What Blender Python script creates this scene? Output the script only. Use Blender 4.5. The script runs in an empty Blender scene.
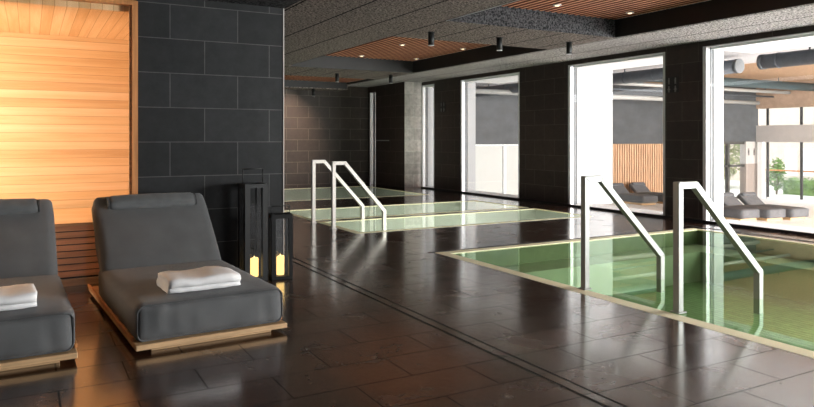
import bpy, bmesh, math, random
from mathutils import Vector, Matrix, noise
random.seed(7)
scene = bpy.context.scene
C = scene.collection
PI = math.pi
D = math.radians

# ------------------------------------------------------------------ materials
def nt(name):
    m = bpy.data.materials.new(name); m.use_nodes = True
    t = m.node_tree
    return m, t, t.nodes, t.links, t.nodes['Principled BSDF']

def N(t, kind, **kw):
    n = t.nodes.new(kind)
    for k, v in kw.items():
        if k in n.inputs: n.inputs[k].default_value = v
        else: setattr(n, k, v)
    return n

def ramp(t, fac, stops):
    r = t.nodes.new('ShaderNodeValToRGB')
    e = r.color_ramp.elements
    while len(e) < len(stops): e.new(0.5)
    for q, (p, c) in zip(e, stops):
        q.position = p; q.color = (c[0], c[1], c[2], 1)
    t.links.new(fac, r.inputs[0])
    return r

def sc(c, k): return (c[0]*k, c[1]*k, c[2]*k)

def mat(name, col, rough=0.6, metal=0.0, spec=0.5, var=0.12, nscale=6.0, bump=0.0, bscale=60.0, stretch=(1,1,1)):
    m, t, n, l, b = nt(name)
    tc = N(t, 'ShaderNodeTexCoord'); mp = N(t, 'ShaderNodeMapping')
    mp.inputs['Scale'].default_value = stretch
    l.new(tc.outputs['Object'], mp.inputs[0])
    nz = N(t, 'ShaderNodeTexNoise', Scale=nscale, Detail=4.0)
    l.new(mp.outputs[0], nz.inputs['Vector'])
    r = ramp(t, nz.outputs['Fac'], [(0.3, sc(col, 1-var)), (0.7, sc(col, 1+var))])
    l.new(r.outputs[0], b.inputs['Base Color'])
    b.inputs['Roughness'].default_value = rough
    b.inputs['Metallic'].default_value = metal
    b.inputs['Specular IOR Level'].default_value = spec
    if bump:
        n2 = N(t, 'ShaderNodeTexNoise', Scale=bscale, Detail=3.0)
        l.new(mp.outputs[0], n2.inputs['Vector'])
        bp = N(t, 'ShaderNodeBump', Strength=bump, Distance=0.01)
        l.new(n2.outputs['Fac'], bp.inputs['Height']); l.new(bp.outputs[0], b.inputs['Normal'])
    return m

def sheen(k, w, rgh=0.4):
    b = M[k].node_tree.nodes['Principled BSDF']
    b.inputs['Sheen Weight'].default_value = w; b.inputs['Sheen Roughness'].default_value = rgh

def tile(name, plane, bw, bh, col, mortar, off=(0, 0), ms=0.004, rough=0.5, var=0.18, spec=0.4, offset=0.5, bump=0.25):
    """running-bond tiles in object space; plane picks which axes are across / up"""
    m, t, n, l, b = nt(name)
    tc = N(t, 'ShaderNodeTexCoord'); sp = N(t, 'ShaderNodeSeparateXYZ'); cb = N(t, 'ShaderNodeCombineXYZ')
    l.new(tc.outputs['Object'], sp.inputs[0])
    for k in range(2):
        ad = N(t, 'ShaderNodeMath', operation='SUBTRACT'); ad.inputs[1].default_value = off[k]
        l.new(sp.outputs[plane[k].upper()], ad.inputs[0]); l.new(ad.outputs[0], cb.inputs[k])
    br = N(t, 'ShaderNodeTexBrick', offset=offset)
    for k, v in dict(Scale=1.0).items(): br.inputs[k].default_value = v
    br.inputs['Brick Width'].default_value = bw; br.inputs['Row Height'].default_value = bh
    br.inputs['Mortar Size'].default_value = ms; br.inputs['Mortar Smooth'].default_value = 0.1
    br.inputs['Color1'].default_value = (*sc(col, 1-var), 1); br.inputs['Color2'].default_value = (*sc(col, 1+var), 1)
    br.inputs['Mortar'].default_value = (*mortar, 1)
    l.new(cb.outputs[0], br.inputs['Vector'])
    nz = N(t, 'ShaderNodeTexNoise', Scale=9.0, Detail=6.0, Roughness=0.7); l.new(tc.outputs['Object'], nz.inputs['Vector'])
    r = ramp(t, nz.outputs['Fac'], [(0.3, (0.75,)*3), (0.7, (1.25,)*3)])
    mx = N(t, 'ShaderNodeMix', data_type='RGBA', blend_type='MULTIPLY'); mx.inputs['Factor'].default_value = 1
    l.new(br.outputs['Color'], mx.inputs['A']); l.new(r.outputs[0], mx.inputs['B'])
    l.new(mx.outputs['Result'], b.inputs['Base Color'])
    b.inputs['Roughness'].default_value = rough; b.inputs['Specular IOR Level'].default_value = spec
    if bump:
        bp = N(t, 'ShaderNodeBump', Strength=bump, Distance=0.004, invert=True)
        l.new(br.outputs['Fac'], bp.inputs['Height']); l.new(bp.outputs[0], b.inputs['Normal'])
    return m

def emit(name, col, s):
    m, t, n, l, b = nt(name)
    b.inputs['Base Color'].default_value = (*col, 1)
    b.inputs['Emission Color'].default_value = (*col, 1); b.inputs['Emission Strength'].default_value = s
    b.inputs['Roughness'].default_value = 0.5
    return m

def clear(name, tint, ior=1.45, rough=0.0, bump=0.0, bscale=3.0, gain=1.0, sheen_tint=(1, 1, 1)):
    """a clear sheet: mirror by Fresnel over a tinted see-through body"""
    m, t, n, l, b = nt(name)
    n.remove(b); out = n['Material Output']
    tr = N(t, 'ShaderNodeBsdfTransparent'); tr.inputs[0].default_value = (*tint, 1)
    gl = N(t, 'ShaderNodeBsdfGlossy', Roughness=rough); gl.inputs[0].default_value = (*sheen_tint, 1)
    fr = N(t, 'ShaderNodeFresnel'); ge = N(t, 'ShaderNodeNewGeometry')
    mi = N(t, 'ShaderNodeMix', data_type='FLOAT'); mi.inputs[2].default_value = ior; mi.inputs[3].default_value = 1.0/ior
    l.new(ge.outputs['Backfacing'], mi.inputs[0]); l.new(mi.outputs[0], fr.inputs['IOR'])
    mx = N(t, 'ShaderNodeMixShader')
    if gain != 1.0:
        mu = N(t, 'ShaderNodeMath', operation='MULTIPLY', use_clamp=True); mu.inputs[1].default_value = gain
        l.new(fr.outputs[0], mu.inputs[0]); l.new(mu.outputs[0], mx.inputs[0])
    else:
        l.new(fr.outputs[0], mx.inputs[0])
    l.new(tr.outputs[0], mx.inputs[1]); l.new(gl.outputs[0], mx.inputs[2])
    l.new(mx.outputs[0], out.inputs['Surface'])
    if bump:
        tc = N(t, 'ShaderNodeTexCoord'); nz = N(t, 'ShaderNodeTexNoise', Scale=bscale, Detail=2.0)
        l.new(tc.outputs['Object'], nz.inputs['Vector'])
        bp = N(t, 'ShaderNodeBump', Strength=bump, Distance=0.01)
        l.new(nz.outputs['Fac'], bp.inputs['Height'])
        l.new(bp.outputs[0], gl.inputs['Normal'])
    return m

def acoustic(name, dark, light, seams=None, bump=0.6):
    """speckled wood-wool board"""
    m, t, n, l, b = nt(name)
    tc = N(t, 'ShaderNodeTexCoord')
    nz = N(t, 'ShaderNodeTexNoise', Scale=38.0, Detail=4.0, Roughness=0.75); l.new(tc.outputs['Object'], nz.inputs['Vector'])
    r = ramp(t, nz.outputs['Fac'], [(0.41, dark), (0.60, light)])
    col = r.outputs[0]
    if seams:
        sp = N(t, 'ShaderNodeSeparateXYZ'); l.new(tc.outputs['Object'], sp.inputs[0])
        ad = N(t, 'ShaderNodeMath', operation='SUBTRACT'); ad.inputs[1].default_value = seams[1]
        l.new(sp.outputs[seams[2]], ad.inputs[0])
        md = N(t, 'ShaderNodeMath', operation='FLOORED_MODULO'); md.inputs[1].default_value = seams[0]
        l.new(ad.outputs[0], md.inputs[0])
        lt = N(t, 'ShaderNodeMath', operation='LESS_THAN'); lt.inputs[1].default_value = 0.026
        l.new(md.outputs[0], lt.inputs[0])
        mx = N(t, 'ShaderNodeMix', data_type='RGBA'); l.new(lt.outputs[0], mx.inputs['Factor'])
        l.new(col, mx.inputs['A']); mx.inputs['B'].default_value = (0.004, 0.004, 0.004, 1)
        col = mx.outputs['Result']
    l.new(col, b.inputs['Base Color'])
    b.inputs['Roughness'].default_value = 0.95; b.inputs['Specular IOR Level'].default_value = 0.1
    bp = N(t, 'ShaderNodeBump', Strength=bump, Distance=0.01)
    l.new(nz.outputs['Fac'], bp.inputs['Height']); l.new(bp.outputs[0], b.inputs['Normal'])
    return m

def boards(name, plane, width, cols, stretch, rough=0.5, gap=0.004, gapcol=(0.42, 0.22, 0.09)):
    """wood boards running along plane[0], stacked along plane[1]"""
    m, t, n, l, b = nt(name)
    tc = N(t, 'ShaderNodeTexCoord'); sp = N(t, 'ShaderNodeSeparateXYZ'); l.new(tc.outputs['Object'], sp.inputs[0])
    dv = N(t, 'ShaderNodeMath', operation='DIVIDE'); dv.inputs[1].default_value = width
    l.new(sp.outputs[plane[1].upper()], dv.inputs[0])
    fl = N(t, 'ShaderNodeMath', operation='FLOOR'); l.new(dv.outputs[0], fl.inputs[0])
    fc = N(t, 'ShaderNodeMath', operation='FRACT'); l.new(dv.outputs[0], fc.inputs[0])
    wn = N(t, 'ShaderNodeTexWhiteNoise', noise_dimensions='1D'); l.new(fl.outputs[0], wn.inputs['W'])
    mp = N(t, 'ShaderNodeMapping'); mp.inputs['Scale'].default_value = stretch
    l.new(tc.outputs['Object'], mp.inputs[0])
    va = N(t, 'ShaderNodeVectorMath', operation='ADD'); l.new(mp.outputs[0], va.inputs[0]); l.new(wn.outputs['Color'], va.inputs[1])
    nz = N(t, 'ShaderNodeTexNoise', Scale=3.0, Detail=5.0, Roughness=0.6); l.new(va.outputs[0], nz.inputs['Vector'])
    ad = N(t, 'ShaderNodeMath', operation='MULTIPLY_ADD'); ad.inputs[1].default_value = 0.45; l.new(wn.outputs['Value'], ad.inputs[0])
    ad.inputs[2].default_value = -0.22
    sm = N(t, 'ShaderNodeMath', operation='ADD', use_clamp=True); l.new(nz.outputs['Fac'], sm.inputs[0]); l.new(ad.outputs[0], sm.inputs[1])
    r = ramp(t, sm.outputs[0], [(0.2, cols[0]), (0.5, cols[1]), (0.85, cols[2])])
    lt = N(t, 'ShaderNodeMath', operation='LESS_THAN'); lt.inputs[1].default_value = gap/width; l.new(fc.outputs[0], lt.inputs[0])
    mx = N(t, 'ShaderNodeMix', data_type='RGBA'); l.new(lt.outputs[0], mx.inputs['Factor'])
    l.new(r.outputs[0], mx.inputs['A']); mx.inputs['B'].default_value = (*gapcol, 1)
    l.new(mx.outputs['Result'], b.inputs['Base Color']); b.inputs['Roughness'].default_value = rough
    b.inputs['Specular IOR Level'].default_value = 0.25
    return m

def wet_floor(name):
    m, t, n, l, b = nt(name)
    tc = N(t, 'ShaderNodeTexCoord')
    sp = N(t, 'ShaderNodeSeparateXYZ'); cb = N(t, 'ShaderNodeCombineXYZ'); l.new(tc.outputs['Object'], sp.inputs[0])
    a1 = N(t, 'ShaderNodeMath', operation='SUBTRACT'); a1.inputs[1].default_value = 0.125 - 0.33
    a2 = N(t, 'ShaderNodeMath', operation='SUBTRACT'); a2.inputs[1].default_value = 0.165
    l.new(sp.outputs['X'], a1.inputs[0]); l.new(sp.outputs['Y'], a2.inputs[0])
    l.new(a1.outputs[0], cb.inputs[0]); l.new(a2.outputs[0], cb.inputs[1])
    br = N(t, 'ShaderNodeTexBrick', offset=0.5); br.inputs['Scale'].default_value = 1
    br.inputs['Brick Width'].default_value = 0.66; br.inputs['Row Height'].default_value = 0.33
    br.inputs['Mortar Size'].default_value = 0.006; br.inputs['Mortar Smooth'].default_value = 0.3
    br.inputs['Color1'].default_value = (0.036, 0.0140, 0.0075, 1); br.inputs['Color2'].default_value = (0.072, 0.030, 0.0165, 1)
    br.inputs['Mortar'].default_value = (0.005, 0.003, 0.002, 1)
    l.new(cb.outputs[0], br.inputs['Vector'])
    n1 = N(t, 'ShaderNodeTexNoise', Scale=2.1, Detail=6.0, Roughness=0.65, Distortion=0.4); l.new(tc.outputs['Object'], n1.inputs['Vector'])
    n2 = N(t, 'ShaderNodeTexNoise', Scale=16.0, Detail=6.0, Roughness=0.75); l.new(tc.outputs['Object'], n2.inputs['Vector'])
    rr = ramp(t, n1.outputs['Fac'], [(0.32, (0.08,)*3), (0.50, (0.17,)*3), (0.70, (0.34,)*3)])
    # each tile a little rougher or smoother than the next
    bw = N(t, 'ShaderNodeRGBToBW'); l.new(br.outputs['Color'], bw.inputs[0])
    ma = N(t, 'ShaderNodeMath', operation='MULTIPLY_ADD'); ma.inputs[1].default_value = 4.0; ma.inputs[2].default_value = -0.10
    l.new(bw.outputs[0], ma.inputs[0])
    ad = N(t, 'ShaderNodeMath', operation='ADD', use_clamp=True); l.new(rr.outputs[0], ad.inputs[0]); l.new(ma.outputs[0], ad.inputs[1])
    rm = N(t, 'ShaderNodeMix', data_type='FLOAT'); rm.inputs[3].default_value = 0.85
    l.new(br.outputs['Fac'], rm.inputs[0]); l.new(ad.outputs[0], rm.inputs[2]); l.new(rm.outputs[0], b.inputs['Roughness'])
    sm = N(t, 'ShaderNodeMix', data_type='FLOAT'); sm.inputs[2].default_value = 0.85; sm.inputs[3].default_value = 0.05
    l.new(br.outputs['Fac'], sm.inputs[0]); l.new(sm.outputs[0], b.inputs['Specular IOR Level'])
    l.new(br.outputs['Color'], b.inputs['Base Color'])
    b.inputs['Coat Weight'].default_value = 1.0; b.inputs['Coat Roughness'].default_value = 0.14; b.inputs['Coat IOR'].default_value = 1.45
    m1 = N(t, 'ShaderNodeMath', operation='MULTIPLY_ADD'); m1.inputs[1].default_value = -1.4
    l.new(br.outputs['Fac'], m1.inputs[0]); l.new(n2.outputs['Fac'], m1.inputs[2])
    bp = N(t, 'ShaderNodeBump', Strength=0.22, Distance=0.005)
    l.new(m1.outputs[0], bp.inputs['Height']); l.new(bp.outputs[0], b.inputs['Normal'])
    return m

M = {}
M['floor'] = wet_floor('wet_brown_tile')
M['tile_dark'] = tile('charcoal_wall_tile', 'xz', 0.59, 0.299, (0.0155, 0.0165, 0.0175), (0.075, 0.075, 0.075), off=(0.475+0.299*0, 0.035), ms=0.0035, rough=0.6, var=0.25, spec=0.25)
M['tile_brown'] = tile('dark_brown_wall_tile', 'yz', 0.59, 0.299, (0.034, 0.022, 0.018), (0.10, 0.08, 0.07), off=(0.1, 0.05), rough=0.5)
M['tile_back'] = tile('brown_back_wall_tile', 'xz', 0.62, 0.30, (0.032, 0.024, 0.020), (0.10, 0.085, 0.07), off=(0.1, 0.05), ms=0.007, rough=0.6)
M['tile_grey'] = tile('lit_grey_pier_tile', 'xz', 0.59, 0.299, (0.78, 0.73, 0.72), (0.95, 0.95, 0.93), off=(0.1, 0.05), rough=0.5)  # window light on the pier face put into a lighter tile colour
M['acoustic'] = acoustic('speckled_ceiling_board', (0.012, 0.010, 0.009), (0.40, 0.335, 0.305), seams=(0.66, 3.22, 'X'))
M['acoustic_margin'] = acoustic('lit_speckled_board', (0.045, 0.041, 0.04), (0.80, 0.75, 0.74), seams=(0.70, 7.52, 'X'))  # same ceiling board made paler, window light put into its colour
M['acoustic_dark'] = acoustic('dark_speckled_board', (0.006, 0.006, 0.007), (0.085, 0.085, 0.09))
M['acoustic_light'] = acoustic('light_speckled_board', (0.25, 0.25, 0.27), (0.75, 0.74, 0.75))
M['black'] = mat('matt_black', (0.008, 0.008, 0.008), 0.6)
M['slat_side'] = mat('shaded_slat_side', (0.22, 0.055, 0.03), 0.7, var=0.2)  # same wood as the slats, shade in the gaps painted as darker sides
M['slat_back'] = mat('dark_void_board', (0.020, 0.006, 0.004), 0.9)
M['slat_wood'] = mat('red_brown_slat_wood', (0.78, 0.34, 0.20), 0.55, var=0.25, nscale=3, stretch=(8, 0.5, 8))
M['lounge_slat'] = mat('pale_cedar_slat', (0.52, 0.33, 0.20), 0.6, var=0.3, nscale=3, stretch=(6, 6, 0.5))
M['sauna_wall'] = boards('hemlock_wall_boards', 'xz', 0.088, [(0.62, 0.36, 0.16), (0.74, 0.47, 0.24), (0.82, 0.57, 0.33)], (0.35, 1, 7))
M['sauna_ceil'] = boards('hemlock_ceiling_boards', 'yx', 0.088, [(0.66, 0.41, 0.20), (0.76, 0.51, 0.28), (0.84, 0.62, 0.38)], (7, 0.35, 1))
M['sauna_slat'] = mat('dim_bench_slat', (0.80, 0.42, 0.22), 0.6, var=0.3, nscale=3, stretch=(0.5, 6, 6))
M['frame_wood'] = mat('red_cedar_frame', (0.50, 0.21, 0.07), 0.45, var=0.3, nscale=4, stretch=(8, 8, 0.5))
M['oak'] = mat('pale_oak', (0.56, 0.36, 0.19), 0.5, var=0.25, nscale=4, stretch=(0.6, 4, 9), bump=0.1)
M['fabric'] = mat('charcoal_upholstery', (0.112, 0.115, 0.117), 0.85, spec=0.25, var=0.10, nscale=5, bump=0.35, bscale=500)
M['fabric_roll'] = mat('charcoal_pillow_cloth', (0.115, 0.120, 0.122), 0.85, spec=0.25, var=0.14, nscale=9, bump=0.35, bscale=400)
M['piping'] = mat('charcoal_piping', (0.09, 0.092, 0.094), 0.8, spec=0.2)
for k_ in ('fabric', 'fabric_roll'): sheen(k_, 0.15)
M['towel'] = mat('white_terry', (0.97, 0.965, 0.965), 0.95, spec=0.1, var=0.03, nscale=30, bump=0.9, bscale=220)
M['lantern'] = mat('black_powder_coat', (0.005, 0.0055, 0.0055), 0.55)
M['candle'] = emit('glowing_wax', (1.0, 0.66, 0.22), 1.9)
M['flame'] = emit('flame', (1.0, 0.72, 0.3), 2.5)
M['steel'] = mat('brushed_steel', (0.27, 0.28, 0.26), 0.5, metal=0.3, var=0.05, nscale=30, stretch=(1, 1, 12))
M['steel_pale'] = mat('pale_brushed_steel', (0.50, 0.47, 0.44), 0.5, metal=0.2, var=0.04, nscale=30)
M['silver'] = mat('silver_frame', (0.72, 0.72, 0.74), 0.4, metal=0.1, var=0.05)
M['gasket'] = mat('dark_gasket', (0.07, 0.075, 0.08), 0.5)
M['white'] = mat('white_paint', (0.88, 0.88, 0.88), 0.6, var=0.02)
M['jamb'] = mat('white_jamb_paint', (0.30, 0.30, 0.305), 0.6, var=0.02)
M['offwhite'] = mat('off_white_panel', (0.44, 0.44, 0.42), 0.6, var=0.03)
M['lounge_floor'] = mat('white_lounge_floor', (0.92, 0.92, 0.92), 0.6, var=0.03, nscale=1)
M['concrete'] = mat('grey_concrete', (0.070, 0.073, 0.077), 0.8, var=0.16, nscale=2.5, stretch=(1, 1, 1.5), bump=0.1, bscale=14)
M['beige'] = mat('beige_render', (0.30, 0.25, 0.22), 0.8, var=0.04)
M['beam'] = mat('warm_grey_beam', (0.46, 0.43, 0.41), 0.8, var=0.04)
M['duct'] = mat('galvanised_duct', (0.075, 0.083, 0.095), 0.45, metal=0.1, var=0.15, nscale=8)
M['teal'] = mat('teal_pipe', (0.045, 0.075, 0.085), 0.45, metal=0.3, var=0.15)
M['pipe'] = mat('pale_pipe', (0.34, 0.33, 0.31), 0.5, var=0.05)
M['darkframe'] = mat('bronze_frame', (0.06, 0.055, 0.05), 0.5)
M['mullion'] = mat('grey_mullion', (0.05, 0.048, 0.048), 0.5)
M['coping'] = mat('pale_yellow_stone', (0.88, 0.83, 0.57), 0.45, var=0.06, nscale=4)
M['basin'] = tile('green_basin_tile', 'yx', 6.0, 0.075, (0.19, 0.34, 0.15), (0.10, 0.21, 0.085), ms=0.009, rough=0.6, bump=0, var=0.06)
M['basin_wall'] = mat('green_basin_wall', (0.15, 0.23, 0.11), 0.6)
M['basin_pale'] = mat('pale_green_basin', (0.66, 0.68, 0.61), 0.6, var=0.05)
M['ledge'] = mat('pale_green_ledge', (0.36, 0.50, 0.33), 0.6, var=0.05)
M['nosing'] = mat('cream_step_nosing', (0.85, 0.82, 0.62), 0.5)
M['water'] = clear('clear_green_water', (0.86, 0.92, 0.78), ior=1.33, bump=0.02, bscale=1.6, gain=0.95, sheen_tint=(0.76, 0.95, 0.78))
M['water_far'] = clear('still_pool_water', (0.80, 0.88, 0.78), ior=1.33, bump=0.015, bscale=1.2, gain=1.1)
M['pane'] = clear('window_glass', (0.97, 0.98, 0.98), ior=1.45, gain=0.6)
M['pane_front'] = clear('sauna_glass', (0.98, 0.97, 0.95), ior=1.45, gain=0.35)
M['lglass'] = clear('lantern_glass', (0.93, 0.93, 0.93), ior=1.4)
M['leaf'] = mat('green_leaf', (0.16, 0.26, 0.07), 0.6, var=0.4, nscale=3)
M['leaf_pale'] = mat('pale_olive_leaf', (0.30, 0.33, 0.17), 0.6, var=0.4, nscale=3)
M['bark'] = mat('bark', (0.18, 0.12, 0.08), 0.9)
M['peach'] = mat('peach_render', (0.62, 0.53, 0.46), 0.9, var=0.04)
M['brownwall'] = mat('brown_house_wall', (0.42, 0.30, 0.22), 0.9)
M['ground'] = mat('pale_terrace', (0.72, 0.70, 0.66), 0.9)
M['icon'] = mat('grey_icon', (0.22, 0.21, 0.20), 0.5)
M['icon_dark'] = mat('dark_icon', (0.05, 0.045, 0.045), 0.5)
M['lens'] = emit('warm_lens', (1.0, 0.70, 0.45), 2.2)

# ------------------------------------------------------------------ mesh helpers
def add_box(bm, x0, x1, y0, y1, z0, z1, mi=0):
    v = [bm.verts.new(p) for p in ((x0,y0,z0),(x1,y0,z0),(x1,y1,z0),(x0,y1,z0),(x0,y0,z1),(x1,y0,z1),(x1,y1,z1),(x0,y1,z1))]
    for f in ((3,2,1,0),(4,5,6,7),(0,1,5,4),(1,2,6,5),(2,3,7,6),(3,0,4,7)):
        bm.faces.new([v[i] for i in f]).material_index = mi
    return v

def boxes(*bs):
    bm = bmesh.new()
    for b in bs: add_box(bm, *b)
    return bm

def add_cyl(bm, p0, p1, r0, r1=None, seg=16, caps=True):
    r1 = r0 if r1 is None else r1
    p0, p1 = Vector(p0), Vector(p1); d = (p1-p0).normalized()
    a = d.orthogonal().normalized(); b = d.cross(a)
    A = [bm.verts.new(p0+(a*math.cos(2*PI*i/seg)+b*math.sin(2*PI*i/seg))*r0) for i in range(seg)]
    B = [bm.verts.new(p1+(a*math.cos(2*PI*i/seg)+b*math.sin(2*PI*i/seg))*r1) for i in range(seg)]
    for i in range(seg):
        f = bm.faces.new((A[i], A[(i+1)%seg], B[(i+1)%seg], B[i])); f.smooth = True
    if caps:
        bm.faces.new(A[::-1]); bm.faces.new(B)
    return bm

def cyl(*a, **k): return add_cyl(bmesh.new(), *a, **k)

def cushion(sx, sy, sz, r, seg=14, puff=(0.0, 0.0, 0.0), wrinkle=0.0, seed=0.0, sag=0.0):
    """soft box centred on the origin: rounded edges, puffed faces, slight wrinkles"""
    bm = bmesh.new()
    bmesh.ops.create_cube(bm, size=2.0)
    bmesh.ops.subdivide_edges(bm, edges=bm.edges[:], cuts=seg, use_grid_fill=True)
    h = Vector((sx/2, sy/2, sz/2))
    for v in bm.verts:
        u = v.co.copy()
        # concentrate vertices near the edges
        q = Vector([math.copysign(abs(c)**0.75, c) for c in u])
        p = Vector((q.x*h.x, q.y*h.y, q.z*h.z))
        core = Vector([max(-(h[i]-r), min(h[i]-r, p[i])) for i in range(3)])
        dlt = p-core
        if dlt.length > 1e-6: p = core+dlt.normalized()*r
        bx, by, bz = [1-abs(q[i])**2.5 for i in range(3)]
        p.x += math.copysign(puff[0], q.x)*(abs(q.x)**3)*by*bz
        p.y += math.copysign(puff[1], q.y)*(abs(q.y)**3)*bx*bz
        p.z += math.copysign(puff[2], q.z)*(abs(q.z)**3)*bx*by
        if sag: p.z -= sag*bx*by*(q.z > 0)
        if wrinkle:
            s = Vector((p.x*14, p.y*14, p.z*9+seed))
            edge = max(abs(q.x), abs(q.y), abs(q.z))
            e2 = sorted((abs(q.x), abs(q.y), abs(q.z)))[1]
            p += p.normalized()*noise.noise(s)*wrinkle*(0.35+1.6*max(0, e2-0.6))
        if wrinkle and abs(q.y) > 0.9:
            p.y += noise.noise(Vector((p.x*17, seed, p.z*4)))*wrinkle*0.40*math.copysign(1, q.y)
        v.co = p
    for f in bm.faces: f.smooth = True
    return bm

def xform(bm, m):
    bmesh.ops.transform(bm, matrix=m, verts=bm.verts); return bm

def bevel(bm, w, seg=2):
    bmesh.ops.bevel(bm, geom=bm.edges[:], offset=w, segments=seg, affect='EDGES', profile=0.6, clamp_overlap=True)
    return bm

def obj(name, bm, m, parent=None, loc=None, rot=None):
    if len(bm.faces) > 1: bmesh.ops.recalc_face_normals(bm, faces=bm.faces)
    me = bpy.data.meshes.new(name); bm.to_mesh(me); bm.free()
    o = bpy.data.objects.new(name, me); C.objects.link(o)
    for k in (m if isinstance(m, (list, tuple)) else [m]): me.materials.append(M[k] if isinstance(k, str) else k)
    if parent: o.parent = parent
    if loc: o.location = loc
    if rot: o.rotation_euler = rot
    return o

def tag(o, label, cat, group=None, kind=None):
    o['label'] = label; o['category'] = cat
    if group: o['group'] = group
    if kind: o['kind'] = kind
    return o

def thing(name, label, cat, loc=(0, 0, 0), rz=0.0, group=None):
    o = bpy.data.objects.new(name, None); C.objects.link(o)
    o.empty_display_size = 0.1
    o.location = loc; o.rotation_euler = (0, 0, rz)
    return tag(o, label, cat, group)

def struct(name, bm, m, parent=None):
    o = obj(name, bm, m, parent)
    if parent is None: o['kind'] = 'structure'
    return o

def dup(root, loc, rz, label, group=None):
    def cp(o, parent):
        c = o.copy(); C.objects.link(c); c.parent = parent
        for ch in list(o.children): cp(ch, c)
        return c
    r = root.copy(); C.objects.link(r); r.location = loc; r.rotation_euler = (0, 0, rz)
    r['label'] = label
    if group: r['group'] = group
    for ch in list(root.children): cp(ch, r)
    return r

# ------------------------------------------------------------------ camera
F_PX, HORIZON = 679.1, 139.8
cam = bpy.data.cameras.new('camera'); co = bpy.data.objects.new('camera', cam); C.objects.link(co)
co.location = (0, 0, 1.25); co.rotation_euler = (D(90), 0, D(-29.06))
cam.sensor_width = 36; cam.lens = F_PX/814*36; cam.shift_y = -(203.5-HORIZON)/814
cam.clip_start = 0.05
scene.camera = co

# ------------------------------------------------------------------ floor with the pool openings
POOLS = {'plunge': (3.92, 8.20, 0.2, 6.42), 'near_mid': (3.80, 8.05, 8.22, 9.70), 'far_mid': (3.80, 8.05, 9.86, 11.58), 'back': (3.80, 7.95, 13.25, 16.62)}
xs = sorted({-4.0, 9.28, 3.80, 3.92, 7.95, 8.05, 8.20}); ys = sorted({-3.0, 17.4} | {q for p in POOLS.values() for q in p[2:]})
bm = bmesh.new(); vv = {}
def fv(x, y):
    if (x, y) not in vv: vv[(x, y)] = bm.verts.new((x, y, 0))
    return vv[(x, y)]
for i in range(len(xs)-1):
    for j in range(len(ys)-1):
        mx_, my_ = (xs[i]+xs[i+1])/2, (ys[j]+ys[j+1])/2
        if any(p[0] < mx_ < p[1] and p[2] < my_ < p[3] for p in POOLS.values()): continue
        bm.faces.new((fv(xs[i], ys[j]), fv(xs[i+1], ys[j]), fv(xs[i+1], ys[j+1]), fv(xs[i], ys[j+1])))
struct('floor', bm, 'floor')

def pool(key, label, depth, step_y, step_z, basin_mat, ledge=True, slot=False):
    x0, x1, y0, y1 = POOLS[key]
    t = thing('swimming_pool', label, 'pool', ((x0+x1)/2, (y0+y1)/2, 0))
    ox, oy = t.location.x, t.location.y
    a, b, c, d = x0-ox, x1-ox, y0-oy, y1-oy
    w = 0.125 if key == 'plunge' else 0.10
    obj('coping', boxes((a, b, d-w, d, -0.016, 0.002), (a, b, c, c+w, -0.016, 0.002), (a, a+w, c+w, d-w, -0.016, 0.002), (b-w*0.6, b, c+w, d-w, -0.016, 0.002)), 'coping', t)
    bmq = bmesh.new(); bmq.faces.new([bmq.verts.new(p) for p in ((a+w, c+w, -0.003), (b-w*0.6, c+w, -0.003), (b-w*0.6, d-w, -0.003), (a+w, d-w, -0.003))])
    bmq.normal_update(); assert bmq.faces[:][0].normal.z > 0
    obj('water', bmq, 'water' if key == 'plunge' else 'water_far', t)
    bmw = bmesh.new()
    z = -depth
    e = 0.02
    add_box(bmw, a, b, c, d, z-e, z, 0)
    for q in ((a-e, a+w*0.9, c, d), (b-w*0.5, b+e, c, d), (a, b, c-e, c+w*0.9), (a, b, d-w*0.9, d+e)): add_box(bmw, *q, z, -0.017, 1)
    obj('basin', bmw, basin_mat, t)
    if ledge:
        obj('underwater_bench', boxes((a+w, b-0.1, d-w-0.45, d-w, z, -0.20), (b-0.6, b-0.1, c+0.2, d-w-0.45, z, -0.20)), 'ledge', t)
    for k in range(step_z):
        xx = a+w+k*0.26; zz = -0.10*(k+1)
        s = obj('step', boxes((xx, xx+0.26, step_y[0]-oy, step_y[1]-oy, z, zz)), basin_mat[0] if key != 'plunge' else 'basin_wall', t)
        obj('step_nosing', boxes((xx+0.19, xx+0.26, step_y[0]-oy, step_y[1]-oy, zz, zz+0.004)), 'nosing', s)
    if slot:
        obj('overflow_slot', boxes((a-0.06, b, d+0.01, d+0.055, -0.02, 0.0025)), 'black', t)
    return t
pool('plunge', 'large green pool in the right foreground with pale yellow stone edge', 0.58, (2.2, 5.0), 4, ['basin', 'basin_wall'], slot=True)
pool('near_mid', 'nearer half of the narrow twin pools that the pale handrails lead into', 0.46, (8.33, 9.6), 3, ['basin_pale', 'basin_pale'], False)
pool('far_mid', 'farther half of the narrow twin pools, just past the low divider', 0.46, (9.97, 11.47), 3, ['basin_pale', 'basin_pale'], False)
pool('back', 'pale green pool farthest back, against the brown tiled end wall', 0.40, (13.4, 16.5), 0, ['basin_pale', 'basin_pale'], False)

t = thing('linear_drain', 'thin twin-line drain channel running through the dark wet floor', 'drain', (2.40, 1.0, 0))
obj('channel_edge', boxes((-0.045, -0.035, -3, 6.2, 0.0005, 0.0025)), 'black', t)
obj('channel_edge', boxes((0.035, 0.045, -3, 6.2, 0.0005, 0.0025)), 'black', t)
obj('drain_grate', boxes((-0.030, 0.030, -3, 6.2, 0.0004, 0.0015)), 'floor', t)
tag(obj('wall_drain', boxes((8.34, 8.40, 0.0, 6.9, 0.0005, 0.003)), 'black'), 'black drain slot between the big pool and the window wall', 'drain')

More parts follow.
